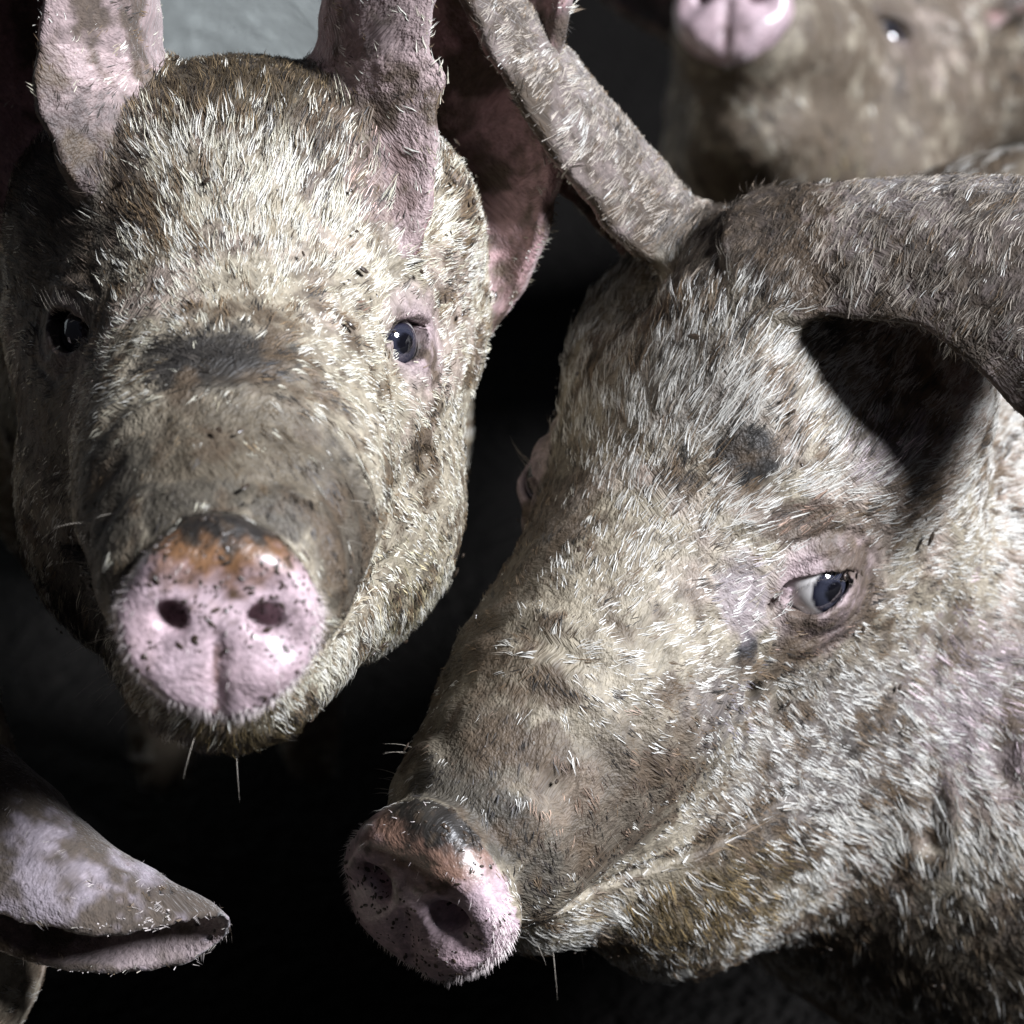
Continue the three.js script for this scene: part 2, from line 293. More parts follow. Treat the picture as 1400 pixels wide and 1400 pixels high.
// What the skin is at a point of the head: colour, material slot, and what grows there.
function skinAt(p, x, y, z, o) {
  const q = isNose(x, y, z), r2 = hyp2(q.dx / 38, q.dy / 36);
  const n1 = fbm(x * 0.06 + p.seed, y * 0.06, z * 0.06), n2 = fbm(x * 0.2, y * 0.2 + p.seed, z * 0.2);
  const s = { slot: 0, len: 11, dens: 1, bare: 0, c: null, kind: 0 };
  let mud = 0, tint = null;
  if (z > 130 && q.dz > -5 - 6 * n2 && r2 < 1.12) {                     // the snout's disc
    s.slot = 1; s.kind = 1; s.dens = r2 > 0.9 && q.dy < 14 ? 3.2 : 0.05; s.len = 3.6;
    let c = lerp3(PINK, [0.84, 0.66, 0.72], n1);
    c = lerp3(c, RUST, clamp(sstep(4, 22, q.dy - 0.55 * Math.max(0, Math.abs(q.dx) - 8) + 26 * (n2 - 0.5)) * p.rust));
    c = lerp3(c, DARK, sstep(27, 33, q.dy + 14 * (n2 - 0.5)));
    c = lerp3(c, [0.20, 0.10, 0.07], 0.75 * sstep(2.0, 0.6, Math.abs(q.dx)) * sstep(2, -4, q.dy) * sstep(0.42, 0.55, n2));
    c = lerp3(c, DIRT, 0.8 * sstep(0.60, 0.68, n2) * (0.4 + 0.6 * sstep(-10, 20, q.dy)));
    for (const m of p.patches) if (m.nose) { const k = patch(m, x, y, z, n2); if (k > 0) c = lerp3(c, m.c, k); }
    s.c = c; return s;
  }
  if (o.ear) {
    const inner = o.inside > 0;
    s.slot = o.t > 0.12 ? 2 : 0; s.kind = inner ? 3 : 2; s.len = inner ? 5 : p.earLen ?? 7.5; s.dens = inner ? (o.edge < 8 ? 0.4 : 0.02) : p.earDens ?? 0.95;
    s.c = inner ? lerp3(p.earIn, DIRT, 0.55 * sstep(0.45, 0.62, n1)) : lerp3(p.earOut, DIRT, (p.earDirt ?? 0.8) * sstep(0.40, 0.58, 0.55 * n1 + 0.45 * n2));
    if (!inner && p.earFur) s.earFur = p.earFur;
    if (!inner) mud = (p.earDirt ?? 0.8) * sstep(0.34, 0.60, 0.55 * n1 + 0.45 * n2);
  } else {
    s.len = z > 60 ? mix(6.5, 5, sstep(60, 150, z)) : mix(6, 10.5, sstep(-20, 70, y - 0.3 * z));
    if (z < -60) s.len = mix(s.len, 16, sstep(-60, -140, z));
    if (y < -100) s.len += 4;
    s.c = lerp3(lerp3(p.hide || [0.49, 0.43, 0.32], [0.54, 0.42, 0.37], 0.6 * sstep(0.46, 0.62, fbm(x * 0.03, y * 0.03 + 9, z * 0.03)) * sstep(110, 60, z)), DIRT, 0.4 * sstep(0.50, 0.62, n2));
  }
  if (o.eye < 34) { const k = sstep(34, 19, o.eye + 8 * (n2 - 0.5)); s.dens *= 1 - 0.75 * k; s.len = mix(s.len, 3.5, k); s.c = lerp3(s.c, p.lidSkin || [0.56, 0.43, 0.45], k * 0.85); if (o.eye < 20) s.dens = 0; if (o.eye < 16.4) { s.dens = 0; s.slot = 1; s.c = p.rim || [0.60, 0.47, 0.50]; } }
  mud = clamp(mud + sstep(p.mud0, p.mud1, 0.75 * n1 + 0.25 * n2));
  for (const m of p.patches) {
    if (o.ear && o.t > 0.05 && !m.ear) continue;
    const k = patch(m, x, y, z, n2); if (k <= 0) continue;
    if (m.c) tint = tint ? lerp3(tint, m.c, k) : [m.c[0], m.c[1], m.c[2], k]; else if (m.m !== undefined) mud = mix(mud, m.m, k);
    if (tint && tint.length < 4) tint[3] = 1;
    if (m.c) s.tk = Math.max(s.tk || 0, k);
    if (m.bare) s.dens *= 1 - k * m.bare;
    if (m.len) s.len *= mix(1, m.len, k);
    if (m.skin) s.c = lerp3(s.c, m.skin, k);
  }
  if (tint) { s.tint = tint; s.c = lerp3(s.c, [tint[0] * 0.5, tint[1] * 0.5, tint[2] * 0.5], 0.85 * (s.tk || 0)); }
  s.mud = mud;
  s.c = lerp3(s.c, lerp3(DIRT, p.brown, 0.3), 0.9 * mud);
  return s;
}
function patch(m, x, y, z, n2) { const a = (x - m.p[0]) / m.r[0], b = (y - m.p[1]) / m.r[1], c = (z - m.p[2]) / m.r[2], d = Math.sqrt(a * a + b * b + c * c) + (n2 - 0.5) * (m.n ?? 0.9); return (m.k ?? 1) * sstep(1.1, 0.8 - (m.soft ?? 0), d); }

function makeFur(p, pig, s) {
  const R = rng(p.seed * 977 + 5), { idx, P, N, fine, nF, meta } = s, tri = [], cum = []; let total = 0;
  for (let t = 0; t < idx.length; t += 3) {
    const a = idx[t], b = idx[t + 1], c = idx[t + 2];
    const ux = P[b * 3] - P[a * 3], uy = P[b * 3 + 1] - P[a * 3 + 1], uz = P[b * 3 + 2] - P[a * 3 + 2], vx = P[c * 3] - P[a * 3], vy = P[c * 3 + 1] - P[a * 3 + 1], vz = P[c * 3 + 2] - P[a * 3 + 2];
    const area = 0.5 * hyp3(uy * vz - uz * vy, uz * vx - ux * vz, ux * vy - uy * vx);
    const dens = a < nF ? meta[a].dens : (p.bodyFur ?? 0.12); if (dens <= 0) continue;
    total += area * dens; tri.push(t); cum.push(total);
  }
  const clumps = Math.round(p.clumps), pos = [], nor = [], col = [], ind = []; let hairs = 0;
  const X = new THREE.Vector3(), Y = new THREE.Vector3(), Z = new THREE.Vector3(); p.pose.extractBasis(X, Y, Z); X.normalize(); Y.normalize(); Z.normalize();
  const n = new THREE.Vector3(), t = new THREE.Vector3(), root = new THREE.Vector3(), d = new THREE.Vector3(), sd = new THREE.Vector3(), q = new THREE.Vector3(), tip = new THREE.Vector3(), mid = new THREE.Vector3(), fn = new THREE.Vector3(), b = new THREE.Vector3();
  const whorl = new THREE.Vector3(...p.whorl).applyMatrix4(p.pose).sub(p.base);
  const trunkDir = p.joints.hip.clone().sub(p.joints.chest).normalize();
  for (let k = 0; k < clumps; k++) {
    const want = R() * total; let lo = 0, hi = cum.length - 1; while (lo < hi) { const m = (lo + hi) >> 1; if (cum[m] < want) lo = m + 1; else hi = m; }
    const o = tri[lo], a = idx[o], bb = idx[o + 1], c = idx[o + 2]; let u = R(), v = R(); if (u + v > 1) { u = 1 - u; v = 1 - v; } const w = 1 - u - v;
    root.set(P[a * 3] * w + P[bb * 3] * u + P[c * 3] * v, P[a * 3 + 1] * w + P[bb * 3 + 1] * u + P[c * 3 + 1] * v, P[a * 3 + 2] * w + P[bb * 3 + 2] * u + P[c * 3 + 2] * v);
    n.set(N[a * 3], N[a * 3 + 1], N[a * 3 + 2]);
    const head = a < nF, me = head ? meta[a] : { len: 15, mud: 0.4, kind: 0, dark: 0.1 };
    // which way it lies: away from the whorl near it, back along the head elsewhere
    d.copy(root).sub(whorl); const far = d.length(), wr = Math.exp(-far * far / 0.011);
    t.copy(head ? Z : trunkDir).multiplyScalar(head ? -1 : 1);
    if (head) { const ly = fine[a * 3 + 1], lz = fine[a * 3 + 2]; t.addScaledVector(Y, 0.15 - 1.35 * sstep(15, -45, ly) * sstep(150, 80, lz)); t.lerp(d.normalize(), clamp(0.10 + wr)); }
    if (me.kind === 1) t.copy(n).addScaledVector(Y, -0.6);
    const h1 = noise(root.x * 60 + p.seed, root.y * 60, root.z * 60) - 0.5, h2 = noise(root.x * 190, root.y * 190 + p.seed, root.z * 190) - 0.5;
    b.crossVectors(n, t).normalize();
    t.addScaledVector(n, -t.dot(n)); if (t.lengthSq() < 1e-6) continue; t.normalize().addScaledVector(b, 0.6 * h1 + 0.7 * h2 + 0.35 * (R() - 0.5)).normalize();
    const lift = clamp((me.kind === 1 ? 0.9 : me.kind === 2 ? 0.10 : 0.09) + 0.12 * h2 + 0.16 * (R() - 0.5), 0.03, 1.2);
    const len = me.len * 0.001 * (0.65 + 0.7 * R()) * (p.furLen || 1);
    tip.copy(root).addScaledVector(t, len * Math.cos(lift)).addScaledVector(n, len * Math.sin(lift));
    // colour of the tuft
    const mud = me.mud ?? 0; let base;
    const r = R(), grime = p.grime;
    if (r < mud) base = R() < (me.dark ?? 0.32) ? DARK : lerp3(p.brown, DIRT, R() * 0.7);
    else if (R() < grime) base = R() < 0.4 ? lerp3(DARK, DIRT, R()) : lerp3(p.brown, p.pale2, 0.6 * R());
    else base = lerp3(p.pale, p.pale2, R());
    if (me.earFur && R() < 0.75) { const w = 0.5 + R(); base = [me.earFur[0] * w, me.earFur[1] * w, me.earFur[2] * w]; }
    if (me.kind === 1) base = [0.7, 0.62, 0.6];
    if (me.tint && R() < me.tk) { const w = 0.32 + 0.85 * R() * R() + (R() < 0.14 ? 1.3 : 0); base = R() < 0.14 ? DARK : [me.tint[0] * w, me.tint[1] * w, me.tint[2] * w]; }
    const m = me.kind === 1 ? 1 : 3 + Math.floor(R() * 4), spread = me.kind === 1 ? 0 : 0.0028, close = 0.25 + 0.5 * R();
    for (let i = 0; i < m; i++) {
      const du = (R() - 0.5) * 2 * spread, dv = (R() - 0.5) * 2 * spread, hl = 0.75 + 0.5 * R(), wd = (me.kind === 1 ? 0.00016 : 0.00010 + 0.00010 * R()) * (p.hairWidth || 1) * (me.len < 7 ? 1.25 : 1);
      q.copy(root).addScaledVector(t, du).addScaledVector(b, dv).addScaledVector(n, -0.0006);
      mid.copy(tip).sub(root).multiplyScalar(hl);
      d.copy(q).add(mid).addScaledVector(t, -du * close).addScaledVector(b, -dv * close);            // tip of this hair
      mid.copy(q).lerp(d, 0.5).addScaledVector(n, len * 0.07).addScaledVector(b, (R() - 0.5) * len * 0.15);
      d.addScaledVector(n, -len * 0.12 * R());
      fn.copy(d).sub(q).normalize(); sd.crossVectors(fn, n).normalize(); const roll = (R() - 0.5) * 1.6; sd.multiplyScalar(Math.cos(roll)).addScaledVector(n, Math.sin(roll));
      fn.crossVectors(sd, fn).normalize(); if (fn.dot(n) < 0) fn.negate(); fn.addScaledVector(n, 0.5).normalize();
      const g = 0.82 + 0.36 * R(), k0 = pos.length / 3;
      hairs++;
      if (len < 0.0060) {
        pos.push(q.x - sd.x * wd, q.y - sd.y * wd, q.z - sd.z * wd, q.x + sd.x * wd, q.y + sd.y * wd, q.z + sd.z * wd, d.x, d.y, d.z);
        for (let z = 0; z < 3; z++) { nor.push(fn.x, fn.y, fn.z); col.push(base[0] * g, base[1] * g, base[2] * g); }
        ind.push(k0, k0 + 1, k0 + 2); continue;
      }
      pos.push(q.x - sd.x * wd, q.y - sd.y * wd, q.z - sd.z * wd, q.x + sd.x * wd, q.y + sd.y * wd, q.z + sd.z * wd, mid.x - sd.x * wd * 0.85, mid.y - sd.y * wd * 0.85, mid.z - sd.z * wd * 0.85, mid.x + sd.x * wd * 0.85, mid.y + sd.y * wd * 0.85, mid.z + sd.z * wd * 0.85, d.x, d.y, d.z);
      for (let z = 0; z < 5; z++) { nor.push(fn.x, fn.y, fn.z); col.push(base[0] * g, base[1] * g, base[2] * g); }
      ind.push(k0, k0 + 1, k0 + 3, k0, k0 + 3, k0 + 2, k0 + 2, k0 + 3, k0 + 4);
    }
  }
  p.hairs = hairs;
  const g = new THREE.BufferGeometry();
  g.setAttribute('position', new THREE.Float32BufferAttribute(pos, 3)); g.setAttribute('normal', new THREE.Float32BufferAttribute(nor, 3)); g.setAttribute('color', new THREE.Float32BufferAttribute(col, 3)); g.setIndex(ind);
  const fur = new THREE.Mesh(g, M.fur); fur.name = 'fur'; fur.userData.kind = 'stuff'; fur.castShadow = fur.receiveShadow = true; pig.add(fur);
}

// dried specks and crumbs of mud stuck to skin and hair, and the slimy lumps on the snout
function makeFlecks(p, pig, { idx, P, N, nF, meta }) {
  const R = rng(p.seed * 31 + 7), ico = new THREE.IcosahedronGeometry(1, 1).attributes.position, pos = [], nor = [], n = new THREE.Vector3(), t = new THREE.Vector3(), b = new THREE.Vector3(), v = new THREE.Vector3(), c = new THREE.Vector3();
  const heads = [], discs = []; for (let k = 0; k < idx.length; k += 3) if (idx[k] < nF) (meta[idx[k]].kind === 1 ? discs : heads).push(k);
  let left = p.flecks, tries = 0;
  while (left > 0 && tries++ < 400000) {
    const from = R() < 0.12 ? discs : heads, k = from[Math.floor(R() * from.length)], a = idx[k], me = meta[a]; if (me.kind > 1) continue;
    const want = me.kind === 1 ? 0.9 : 0.05 + 0.3 * (me.mud || 0); if (R() > want) continue;
    if (noise(P[a * 3] * 45 + p.seed, P[a * 3 + 1] * 45, P[a * 3 + 2] * 45) < (me.kind === 1 ? 0.32 : 0.45)) continue;
    n.set(N[a * 3], N[a * 3 + 1], N[a * 3 + 2]); t.set(R() - 0.5, R() - 0.5, R() - 0.5).cross(n).normalize(); b.crossVectors(n, t);
    const big = R() * R(), size = (me.kind === 1 ? 0.00025 + 0.0007 * big : 0.0004 + 0.0011 * big), long = 1 + 1.6 * R();
    c.set(P[a * 3], P[a * 3 + 1], P[a * 3 + 2]).addScaledVector(n, me.kind === 1 ? 0.0001 : 0.0022 + 0.002 * R());
    for (let i = 0; i < ico.count; i++) {
      v.fromBufferAttribute(ico, i); const w = 0.75 + 0.5 * hash3(Math.round(v.x * 9) + left, Math.round(v.y * 9), Math.round(v.z * 9));
      const x = v.x * size * long * w, y = v.y * size * w, z = v.z * size * 0.55 * w;
      pos.push(c.x + t.x * x + b.x * y + n.x * z, c.y + t.y * x + b.y * y + n.y * z, c.z + t.z * x + b.z * y + n.z * z);
    }
    left--;
  }
  const g = new THREE.BufferGeometry(); g.setAttribute('position', new THREE.Float32BufferAttribute(pos, 3)); g.computeVertexNormals();
  const m = new THREE.Mesh(g, M.mud); m.name = 'mud_specks'; m.userData.kind = 'stuff'; m.castShadow = m.receiveShadow = true; pig.add(m);
}
// long bristles on lip and chin, lashes over the eyes
function makeWhiskers(p, pig) {
  const R = rng(p.seed * 53 + 1), pos = [], ind = [], nor = [], a = new THREE.Vector3(), d = new THREE.Vector3(), q = new THREE.Vector3();
  const strand = (root, dir, len, w, sag) => {   // a thin three-sided tapering rod
    d.copy(dir).normalize(); const s = new THREE.Vector3(0.31, 0.8, -0.52).cross(d).normalize(), u = new THREE.Vector3().crossVectors(d, s), k0 = pos.length / 3, K = 5;
    for (let k = 0; k <= K; k++) { const t = k / K; q.copy(root).addScaledVector(d, len * t).addScaledVector(sag, len * t * t); const r = w * (1 - 0.9 * t); for (let c = 0; c < 3; c++) { const ang = c * 2.094; pos.push(q.x + (s.x * Math.cos(ang) + u.x * Math.sin(ang)) * r, q.y + (s.y * Math.cos(ang) + u.y * Math.sin(ang)) * r, q.z + (s.z * Math.cos(ang) + u.z * Math.sin(ang)) * r); nor.push(s.x * Math.cos(ang) + u.x * Math.sin(ang), s.y * Math.cos(ang) + u.y * Math.sin(ang), s.z * Math.cos(ang) + u.z * Math.sin(ang)); } }
    for (let k = 0; k < K; k++) for (let c = 0; c < 3; c++) { const e = k0 + k * 3 + c, f = k0 + k * 3 + (c + 1) % 3; ind.push(e, f, f + 3, e, f + 3, e + 3); }
  };
  const down = new THREE.Vector3(0, -0.25, 0), toWorld = (x, y, z) => a.set(x, y, z).applyMatrix4(p.pose).sub(p.base).clone(), dirW = (x, y, z) => new THREE.Vector3(x, y, z).transformDirection(p.pose);
  const hit = (x0, y0, z0, dx, dy, dz) => { const l = hyp3(dx, dy, dz); for (let t = 0; t < 90; t += 0.7) { const x = x0 + dx / l * t, y = y0 + dy / l * t, z = z0 + dz / l * t; if (p.field(x, y, z) > 0) return [x, y, z]; } return null; };
  for (let k = 0; k < p.whiskers; k++) {
    const lower = k % 2, ang = (R() - 0.5) * 4.2 - Math.PI / 2, z = lower ? 70 + 75 * R() : 135 + 35 * R(), h = hit(0, lower ? -100 : -70, z, Math.cos(ang), lower ? -Math.abs(Math.sin(ang)) : Math.sin(ang) + 0.6, 0); if (!h) continue;
    strand(toWorld(...h), dirW(Math.cos(ang), (lower ? -1 : 0.6) * Math.abs(Math.sin(ang)), 0.35 + 0.6 * (R() - 0.5)), (lower ? 0.008 : 0.007) + (lower ? 0.010 : 0.007) * R(), 0.00014, down);
  }
  for (const s of [-1, 1]) for (let k = 0; k < 20; k++) {
    const u = -11 + 24 * (k / 19) + R(), c = u / 15, v = (1 - c * c) * p.lid[0] + 1, x = EC[0] + GAZE.x * 13.5 + FISS.x * u + LIDV.x * v, y = EC[1] + GAZE.y * 13.5 + FISS.y * u + LIDV.y * v, z = EC[2] + GAZE.z * 13.5 + FISS.z * u + LIDV.z * v;
    strand(toWorld(s * x, y, z), dirW(s * (GAZE.x + 0.3 * LIDV.x + 0.02 * u * FISS.x), GAZE.y + 0.1 * LIDV.y + 0.02 * u * FISS.y + 0.2 * (R() - 0.5), GAZE.z + 0.02 * u * FISS.z), 0.005 + 0.005 * R(), 0.00013, dirW(0, 0.35, 0));
  }
  const g = new THREE.BufferGeometry(); g.setAttribute('position', new THREE.Float32BufferAttribute(pos, 3)); g.setAttribute('normal', new THREE.Float32BufferAttribute(nor, 3)); g.setIndex(ind);
  const m = new THREE.Mesh(g, M.bristle); m.name = 'whiskers'; m.userData.kind = 'stuff'; m.castShadow = m.receiveShadow = true; pig.add(m);
}

function makeEyes(p, pig) {
  for (const s of [-1, 1]) {
    const g = new THREE.SphereGeometry(ER * 0.001, 64, 48), pa = g.attributes.position, c = new Float32Array(pa.count * 3), v = new THREE.Vector3();
    const look = (p.gaze && p.gaze[s < 0 ? 0 : 1] || GAZE.clone().setX(GAZE.x * s)).clone().normalize();
    for (let i = 0; i < pa.count; i++) {
      v.fromBufferAttribute(pa, i).normalize(); const a = Math.acos(clamp(v.dot(look), -1, 1));
      const w = 0.5 + 0.5 * noise(v.x * 14, v.y * 14, v.z * 14);
      let k = lerp3([0.004, 0.004, 0.006], lerp3(p.iris || [0.012, 0.013, 0.022], [0.03, 0.032, 0.048], w), sstep(0.30, 0.36, a)); k = lerp3(k, [0.010, 0.010, 0.022], sstep(0.58, 0.66, a)); k = lerp3(k, [0.70, 0.68, 0.66], sstep(0.70, 0.78, a)); c.set(k, i * 3);
    }
    g.setAttribute('color', new THREE.BufferAttribute(c, 3));
    const e = new THREE.Mesh(g, M.eyeball); e.name = 'eye'; e.castShadow = e.receiveShadow = true;
    e.position.set(s * EC[0], EC[1], EC[2]).applyMatrix4(p.pose).sub(p.base); e.quaternion.setFromRotationMatrix(new THREE.Matrix4().extractRotation(p.pose)); e.scale.setScalar(1000 * p.pose.getMaxScaleOnAxis()); pig.add(e);
  }
}

// ------------------------------------------------------------------ the pen
{
  const g = new THREE.PlaneGeometry(16, 16, 200, 200); g.rotateX(-Math.PI / 2); const a = g.attributes.position;
  for (let i = 0; i < a.count; i++) a.setY(i, -0.03 + 0.03 * (fbm(a.getX(i) * 3, 0, a.getZ(i) * 3)));
  g.computeVertexNormals(); const f = new THREE.Mesh(g, M.floor); f.name = 'ground'; f.userData = { kind: 'structure', label: 'dark wet mud of the pen floor' }; f.receiveShadow = f.castShadow = true; scene.add(f);
  const w = new THREE.Mesh(new THREE.BoxGeometry(5, 1.3, 0.15), M.wall); w.name = 'pen_wall'; w.position.set(-2.72, 0.62, -2.9); w.userData = { label: 'pale grey concrete pen wall behind the pigs', category: 'wall' }; w.castShadow = w.receiveShadow = true; scene.add(w);
}

// ------------------------------------------------------------------ the pigs
const V = (x, y, z) => new THREE.Vector3(x, y, z);
const legSet = (chest, hip, turn) => { const s = V(-(hip.z - chest.z), 0, hip.x - chest.x).normalize(), f = hip.clone().sub(chest).setY(0).normalize(); const out = []; for (const [c, y] of [[chest, 0.36], [hip, 0.38]]) for (const k of [-0.06, 0.06]) { const top = c.clone().addScaledVector(s, k).addScaledVector(f, c === chest ? 0.22 : 0).setY(y); out.push([top, top.clone().addScaledVector(f, c === hip ? 0.05 : -0.01).setY(0.2), top.clone().addScaledVector(f, c === hip ? 0.02 : 0).setY(0.030)]); } return out; };
const localVec = (pose, v) => v.clone().transformDirection(pose.clone().invert());

const pigs = [];
{ // the pig facing the camera
  const pose = poseOf(px2world(330, 468, 0.94), view([0.060, -0.545, 0.84]), view([0.998, -0.05, -0.04]), 0.94);
  const chest = V(-0.19, 0.43, -1.38), hip = V(-0.28, 0.37, -1.95);
  pigs.push({ name: 'pig', seed: 11, label: 'pig with white forehead blaze and dark muddy muzzle, facing forward', pose, base: V(-0.19, 0, -1.38),
    joints: { neck: V(-0.155, 0.59, -1.12), chest, hip }, trunk: { neck: 112, chest: 160, hip: 155 }, legs: legSet(chest, hip),
    cell: 1.8, box: [[-250, -150, -190], [250, 330, 222]], lid: [9, 8], rust: 1,
    folds: [{ a: [46, -6, 54], b: [66, -52, 46], d: 2.4, w: 3 }, { a: [-46, -6, 54], b: [-66, -52, 46], d: 2.4, w: 3 }, { a: [60, -12, 40], b: [80, -44, 22], d: 1.8, w: 3 }, { a: [30, 34, 56], b: [62, 40, 36], d: 1.8, w: 3 }],
    ears: [{ base: [-60, 76, -78], A: V(0.04, 0.96, -0.24), N: V(-0.66, -0.12, 0.74), L: 215, W: 116, R0: 54, R1: 58, shift: 6, bend: 0.6, fold: 11, foldAt: 48, w0: 0.95, down: 0.28 },
      { base: [48, 78, -80], A: V(-0.06, 0.96, -0.25), N: V(0.77, -0.12, 0.64), L: 215, W: 120, R0: 56, R1: 62, shift: -3, bend: 0.6, fold: 11, foldAt: 48, w0: 0.95, down: 0.5 }],
    whorl: [0, 8, 118], flecks: 700, whiskers: 34, clumps: 78000, pale: [0.75, 0.74, 0.68], pale2: [0.58, 0.55, 0.42], brown: [0.20, 0.14, 0.080], grime: 0.22, mud0: 0.49, mud1: 0.68, patches: [
      { p: [0, 138, -38], r: [120, 70, 92], c: [0.110, 0.080, 0.044], k: 0.97, soft: 0.2 }, { p: [-86, 46, 8], r: [60, 82, 76], c: [0.085, 0.066, 0.050], k: 0.96, soft: 0.25 }, { p: [10, 58, 40], r: [46, 34, 36], m: 0.03, k: 0.9, soft: 0.4 },
      { p: [34, 88, 14], r: [15, 30, 26], c: [0.19, 0.13, 0.08], k: 0.7 }, { p: [58, 74, 16], r: [18, 20, 20], c: [0.52, 0.37, 0.33], k: 0.6, bare: 0.35, skin: [0.50, 0.34, 0.32] },
      { p: [-8, 12, 110], r: [36, 17, 30], c: [0.045, 0.040, 0.035], k: 0.9, soft: 0.3, n: 1.2, skin: [0.06, 0.054, 0.048] }, { p: [4, -18, 146], r: [54, 34, 42], c: [0.16, 0.118, 0.070], k: 0.9, soft: 0.25 },
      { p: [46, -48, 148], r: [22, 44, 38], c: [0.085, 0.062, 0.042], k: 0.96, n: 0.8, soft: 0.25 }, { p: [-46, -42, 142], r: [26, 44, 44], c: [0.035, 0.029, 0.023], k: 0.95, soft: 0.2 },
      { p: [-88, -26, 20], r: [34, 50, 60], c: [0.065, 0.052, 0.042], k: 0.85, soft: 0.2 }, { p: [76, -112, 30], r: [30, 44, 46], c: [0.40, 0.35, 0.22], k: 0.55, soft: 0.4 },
      { p: [0, -140, 130], r: [56, 28, 50], c: [0.115, 0.085, 0.040], k: 0.9, soft: 0.2 }, { p: [-60, -110, 60], r: [40, 50, 80], c: [0.035, 0.029, 0.022], k: 0.92, soft: 0.2 },  // right muzzle, cheek and jowl patches: mud deepened to paint the shaded side
      { p: [50, -20, 46], r: [4, 22, 16], c: [0.14, 0.10, 0.06], k: 0.8 }, { p: [48, 22, 46], r: [7, 7, 9], c: [0.16, 0.10, 0.07], k: 0.8 },
      { p: [26, -28, 178], r: [20, 14, 16], c: [0.045, 0.036, 0.028], k: 0.9 }, { p: [-20, -26, 176], r: [34, 14, 14], c: [0.035, 0.030, 0.025], k: 0.9 },
    ], earIn: [0.60, 0.38, 0.38], earDirt: 0.12, earDens: 0.45, earLen: 5, earOut: [0.64, 0.49, 0.48] });
}
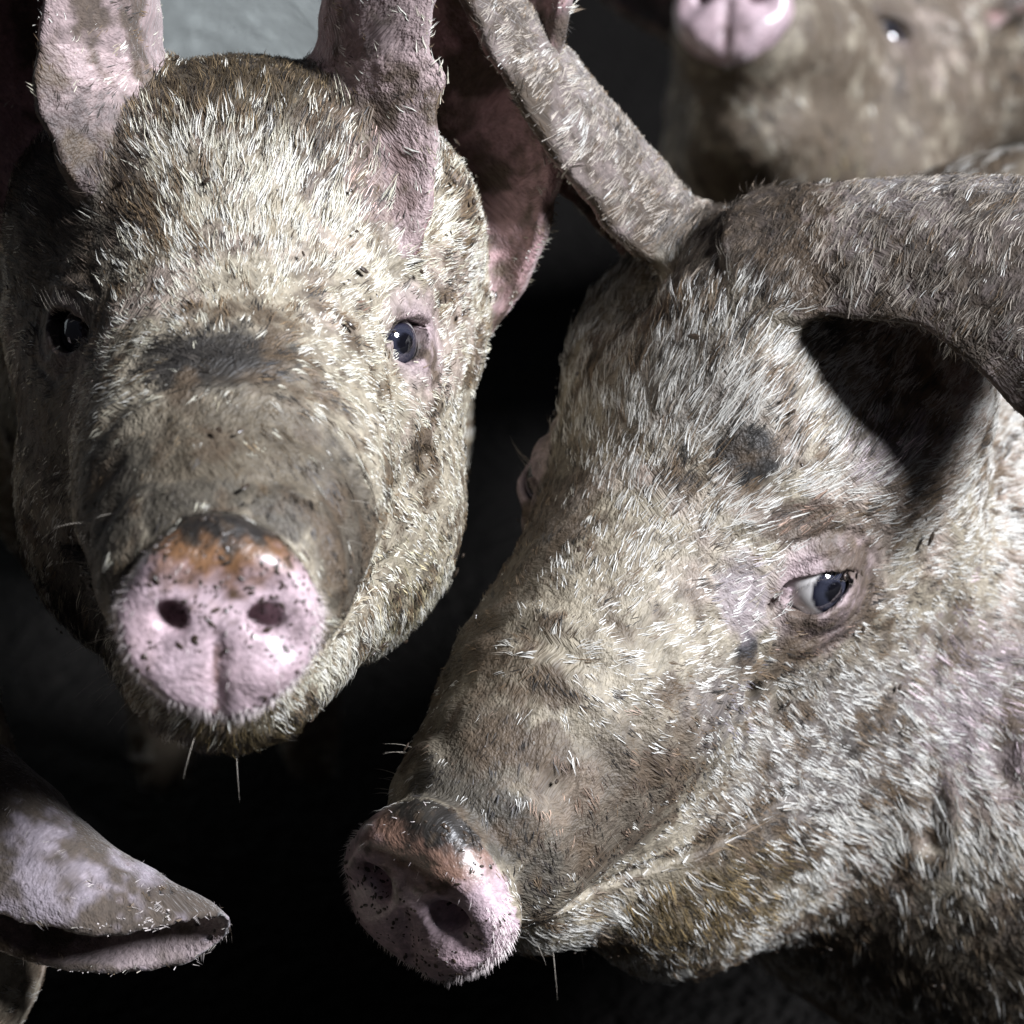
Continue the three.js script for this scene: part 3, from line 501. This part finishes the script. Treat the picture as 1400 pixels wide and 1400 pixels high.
{ // the pig in three-quarter view
  const pose = poseOf(px2world(955, 716, 1.02), view([-0.548, -0.68, 0.49]), view([0.80, -0.365, 0.475]), 1.05);
  const chest = V(0.33, 0.42, -1.28), hip = V(0.84, 0.43, -1.66), inView = (v) => localVec(pose, view(v));
  const at = (x, y, d) => px2world(x, y, d).applyMatrix4(pose.clone().invert()).toArray();
  pigs.push({ name: 'pig_001', seed: 23, label: 'pig with lowered head turned aside, muddy pink snout and drooping ear', pose, base: V(0.33, 0, -1.28),
    joints: { neck: V(0.255, 0.375, -1.05), chest, hip }, jowl: [36, -128, 10, 60, 80, 96], throat: [10, -120, -50], trunk: { neck: 140, chest: 185, hip: 180 }, nape: [0, -30, -115], napeR: 66, legs: legSet(chest, hip),
    cell: 1.8, box: [[-260, -260, -230], [320, 330, 222]], lid: [7.5, 6], rust: 0.85, gaze: [null, GAZE.clone().addScaledVector(FISS, 0.55)], iris: [0.035, 0.04, 0.06],
    slim: 0.87, nostril: 7.6, fossa: [78, 100, -6, 42, 33, 62], folds: [{ a: [106, -26, -20], b: [120, -128, -18], d: 3.5, w: 5 }, { a: [46, -8, 56], b: [70, -60, 50], d: 2.0, w: 3 }, { a: [38, 34, 50], b: [74, 40, 22], d: 1.8, w: 3 }, { a: [128, -40, -44], b: [140, -130, -46], d: 3, w: 6 }], earFur: [0.34, 0.30, 0.25],
    ears: [{ base: at(985, 335, 1.055), A: inView([-0.64, 0.72, 0.22]), N: inView([-0.74, -0.64, -0.05]), L: 210, W: 70, R0: 40, R1: 90, bend: 0, w0: 0.8 },
      { base: at(1070, 288, 0.985), A: inView([0.90, 0.04, 0.42]), N: inView([0.15, -0.80, -0.50]), L: 215, W: 64, R0: 60, R1: 60, bend: 0.6, w0: 0.85, lobe: 0.62, pow: 3 }],
    whorl: [4, 5, 124], flecks: 700, whiskers: 40, clumps: 92000, pale: [0.75, 0.745, 0.70], pale2: [0.58, 0.56, 0.50], brown: [0.20, 0.14, 0.085], grime: 0.26, mud0: 0.48, mud1: 0.66, patches: [
      { p: [0, 140, -62], r: [140, 66, 112], c: [0.115, 0.090, 0.066], k: 0.97, soft: 0.3 }, { p: [-46, 8, 96], r: [40, 62, 92], c: [0.115, 0.082, 0.052], k: 0.95, soft: 0.25 },
      { p: [-10, -20, 160], r: [34, 20, 22], c: [0.10, 0.075, 0.055], k: 0.8 }, { p: [34, 62, 31], r: [15, 12, 14], c: [0.030, 0.028, 0.025], k: 1, n: 0.5, bare: 0.45, len: 0.7, skin: [0.04, 0.036, 0.03] },
      { p: [63, -9, 58], r: [11, 10, 11], c: [0.05, 0.050, 0.054], k: 1, n: 0.6, bare: 0.5, skin: [0.06, 0.06, 0.065] }, { p: [60, 38, 27], r: [20, 9, 17], c: [0.22, 0.145, 0.105], k: 0.95, bare: 0.2 },
      { p: [80, -14, 27], r: [22, 13, 24], c: [0.20, 0.135, 0.105], k: 0.92 }, { p: [104, -18, -20], r: [13, 32, 18], m: 0, k: 1 },
      { p: [104, -74, 4], r: [15, 40, 18], m: 0.5, k: 1, soft: 0.3 }, { p: [48, -44, 136], r: [34, 48, 50], c: [0.165, 0.118, 0.085], k: 0.9, soft: 0.3 },
      { p: [34, -27, 152], r: [17, 14, 17], c: [0.40, 0.27, 0.19], k: 0.7 }, { p: [14, -32, 176], r: [46, 22, 11], c: [0.036, 0.033, 0.032], k: 0.92 }, { p: [38, -58, 172], r: [10, 22, 12], c: [0.05, 0.046, 0.046], k: 0.85 },
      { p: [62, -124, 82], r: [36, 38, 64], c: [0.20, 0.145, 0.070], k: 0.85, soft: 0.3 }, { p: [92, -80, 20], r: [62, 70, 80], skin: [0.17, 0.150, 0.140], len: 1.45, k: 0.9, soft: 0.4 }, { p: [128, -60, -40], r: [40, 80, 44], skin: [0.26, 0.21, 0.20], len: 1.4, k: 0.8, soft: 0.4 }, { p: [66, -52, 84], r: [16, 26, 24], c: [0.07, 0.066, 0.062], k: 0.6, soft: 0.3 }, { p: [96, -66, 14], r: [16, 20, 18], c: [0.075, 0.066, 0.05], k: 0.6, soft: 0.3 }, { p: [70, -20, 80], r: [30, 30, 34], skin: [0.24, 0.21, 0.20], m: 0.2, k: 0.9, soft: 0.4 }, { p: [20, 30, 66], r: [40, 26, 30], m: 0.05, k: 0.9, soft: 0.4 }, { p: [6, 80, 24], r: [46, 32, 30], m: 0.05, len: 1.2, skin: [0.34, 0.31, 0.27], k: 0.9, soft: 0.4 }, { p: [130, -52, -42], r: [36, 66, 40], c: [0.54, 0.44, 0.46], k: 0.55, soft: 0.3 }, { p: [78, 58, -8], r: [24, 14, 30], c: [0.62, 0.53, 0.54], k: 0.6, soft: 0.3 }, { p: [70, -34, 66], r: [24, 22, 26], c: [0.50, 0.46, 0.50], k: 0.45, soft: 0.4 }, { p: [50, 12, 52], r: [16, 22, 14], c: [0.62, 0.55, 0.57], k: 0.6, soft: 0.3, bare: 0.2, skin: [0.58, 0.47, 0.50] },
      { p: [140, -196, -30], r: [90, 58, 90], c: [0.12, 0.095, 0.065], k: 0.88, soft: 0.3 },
    ], earIn: [0.40, 0.24, 0.22], earOut: [0.36, 0.29, 0.26] });
}
{ // the blurred one behind
  const pose = poseOf(px2world(1092, 84, 1.95), view([-0.32, -0.01, 0.94]), view([0.95, -0.03, 0.30]), 1.2);
  const chest = V(0.56, 0.44, -2.42), hip = V(1.15, 0.43, -2.75), inView = (v) => localVec(pose, view(v));
  pigs.push({ name: 'pig_002', seed: 37, label: 'pig standing behind, its shining eye turned to the light, head raised', pose, base: V(0.56, 0, -2.42),
    joints: { neck: V(0.38, 0.53, -2.2), chest, hip }, trunk: { neck: 118, chest: 165, hip: 170 }, legs: legSet(chest, hip),
    shut: true, cell: 3.2, box: [[-220, -150, -190], [220, 300, 222]], lid: [10, 9], rust: 0.2,
    ears: [-1, 1].map((s) => ({ base: [s * 80, 92, -72], A: V(s * 0.6, 0.75, -0.3), N: V(s * 0.6, -0.15, 0.75), L: 170, W: 75, R0: 40, R1: 70, bend: 0.2, w0: 0.75 })),
    whorl: [0, 8, 118], clumps: 12000, furLen: 1.1, hairWidth: 1.7, pale: [0.62, 0.60, 0.52], pale2: [0.5, 0.47, 0.4], brown: [0.20, 0.15, 0.10], grime: 0.4, mud0: 0.30, mud1: 0.52, patches: [{ p: [62, 10, 26], r: [26, 18, 26], c: [0.09, 0.07, 0.065], k: 0.85 }, { p: [78, -34, 14], r: [6, 30, 22], c: [0.06, 0.05, 0.045], k: 0.9 }, { p: [40, -30, 60], r: [7, 40, 24], c: [0.08, 0.065, 0.055], k: 0.8 }, { p: [50, -118, 30], r: [90, 46, 90], c: [0.19, 0.15, 0.085], k: 0.85, soft: 0.3 }, { p: [0, -60, 130], r: [60, 60, 60], c: [0.09, 0.07, 0.06], k: 0.6, soft: 0.3 }], earIn: [0.5, 0.3, 0.28], earOut: [0.4, 0.3, 0.27] });  // mud raised to dim the face; narrow dark patches paint crease shade
}
{ // the one of which only an ear reaches into the picture
  const pose = poseOf(px2world(-420, 1180, 0.92), view([0.10, -0.75, 0.62]), view([0.93, 0.25, 0.2]));
  const chest = V(-0.58, 0.40, -1.12), hip = V(-0.85, 0.42, -1.72), inView = (v) => localVec(pose, view(v));
  const at = (x, y, d) => px2world(x, y, d).applyMatrix4(pose.clone().invert()).toArray();
  pigs.push({ name: 'pig_003', seed: 41, label: 'pig of which only a grey drooping ear reaches in below the muzzles', pose, base: V(-0.58, 0, -1.12),
    joints: { neck: V(-0.48, 0.47, -0.98), chest, hip }, trunk: { neck: 115, chest: 160, hip: 170 }, legs: legSet(chest, hip),
    cell: 3.0, box: [[-200, -150, -190], [330, 300, 222]], lid: [9, 8], rust: 0.2,
    ears: [{ base: [-80, 92, -72], A: V(-0.6, 0.75, -0.3), N: V(-0.6, -0.15, 0.75), L: 170, W: 75, R0: 40, R1: 70, bend: 0.2, w0: 0.75 },
      { base: at(-200, 905, 0.93), A: inView([0.82, -0.52, 0.15]), N: inView([-0.35, -0.85, 0.25]), L: 190, W: 82, R0: 42, R1: 20, bend: 0.1, w0: 0.95, pow: 1.15, shift: 8, wave: 2.6, ragged: 0.3 }],
    whorl: [0, 8, 118], clumps: 12000, furLen: 0.8, pale: [0.5, 0.48, 0.42], pale2: [0.4, 0.37, 0.33], brown: [0.20, 0.15, 0.10], grime: 0.3, mud0: 0.42, mud1: 0.62, patches: [], earIn: [0.50, 0.40, 0.40], earDirt: 0.75, earDens: 4, bodyFur: 0.03, earLen: 4.5, earFur: [0.42, 0.38, 0.36], earOut: [0.52, 0.45, 0.50] });
}
for (const p of pigs) makePig(p);

// ------------------------------------------------------------------ draw
const renderer = new THREE.WebGLRenderer({ antialias: true });
renderer.toneMapping = THREE.LinearToneMapping; renderer.toneMappingExposure = EXPOSURE;
renderer.shadowMap.enabled = true;
renderer.render(scene, camera);
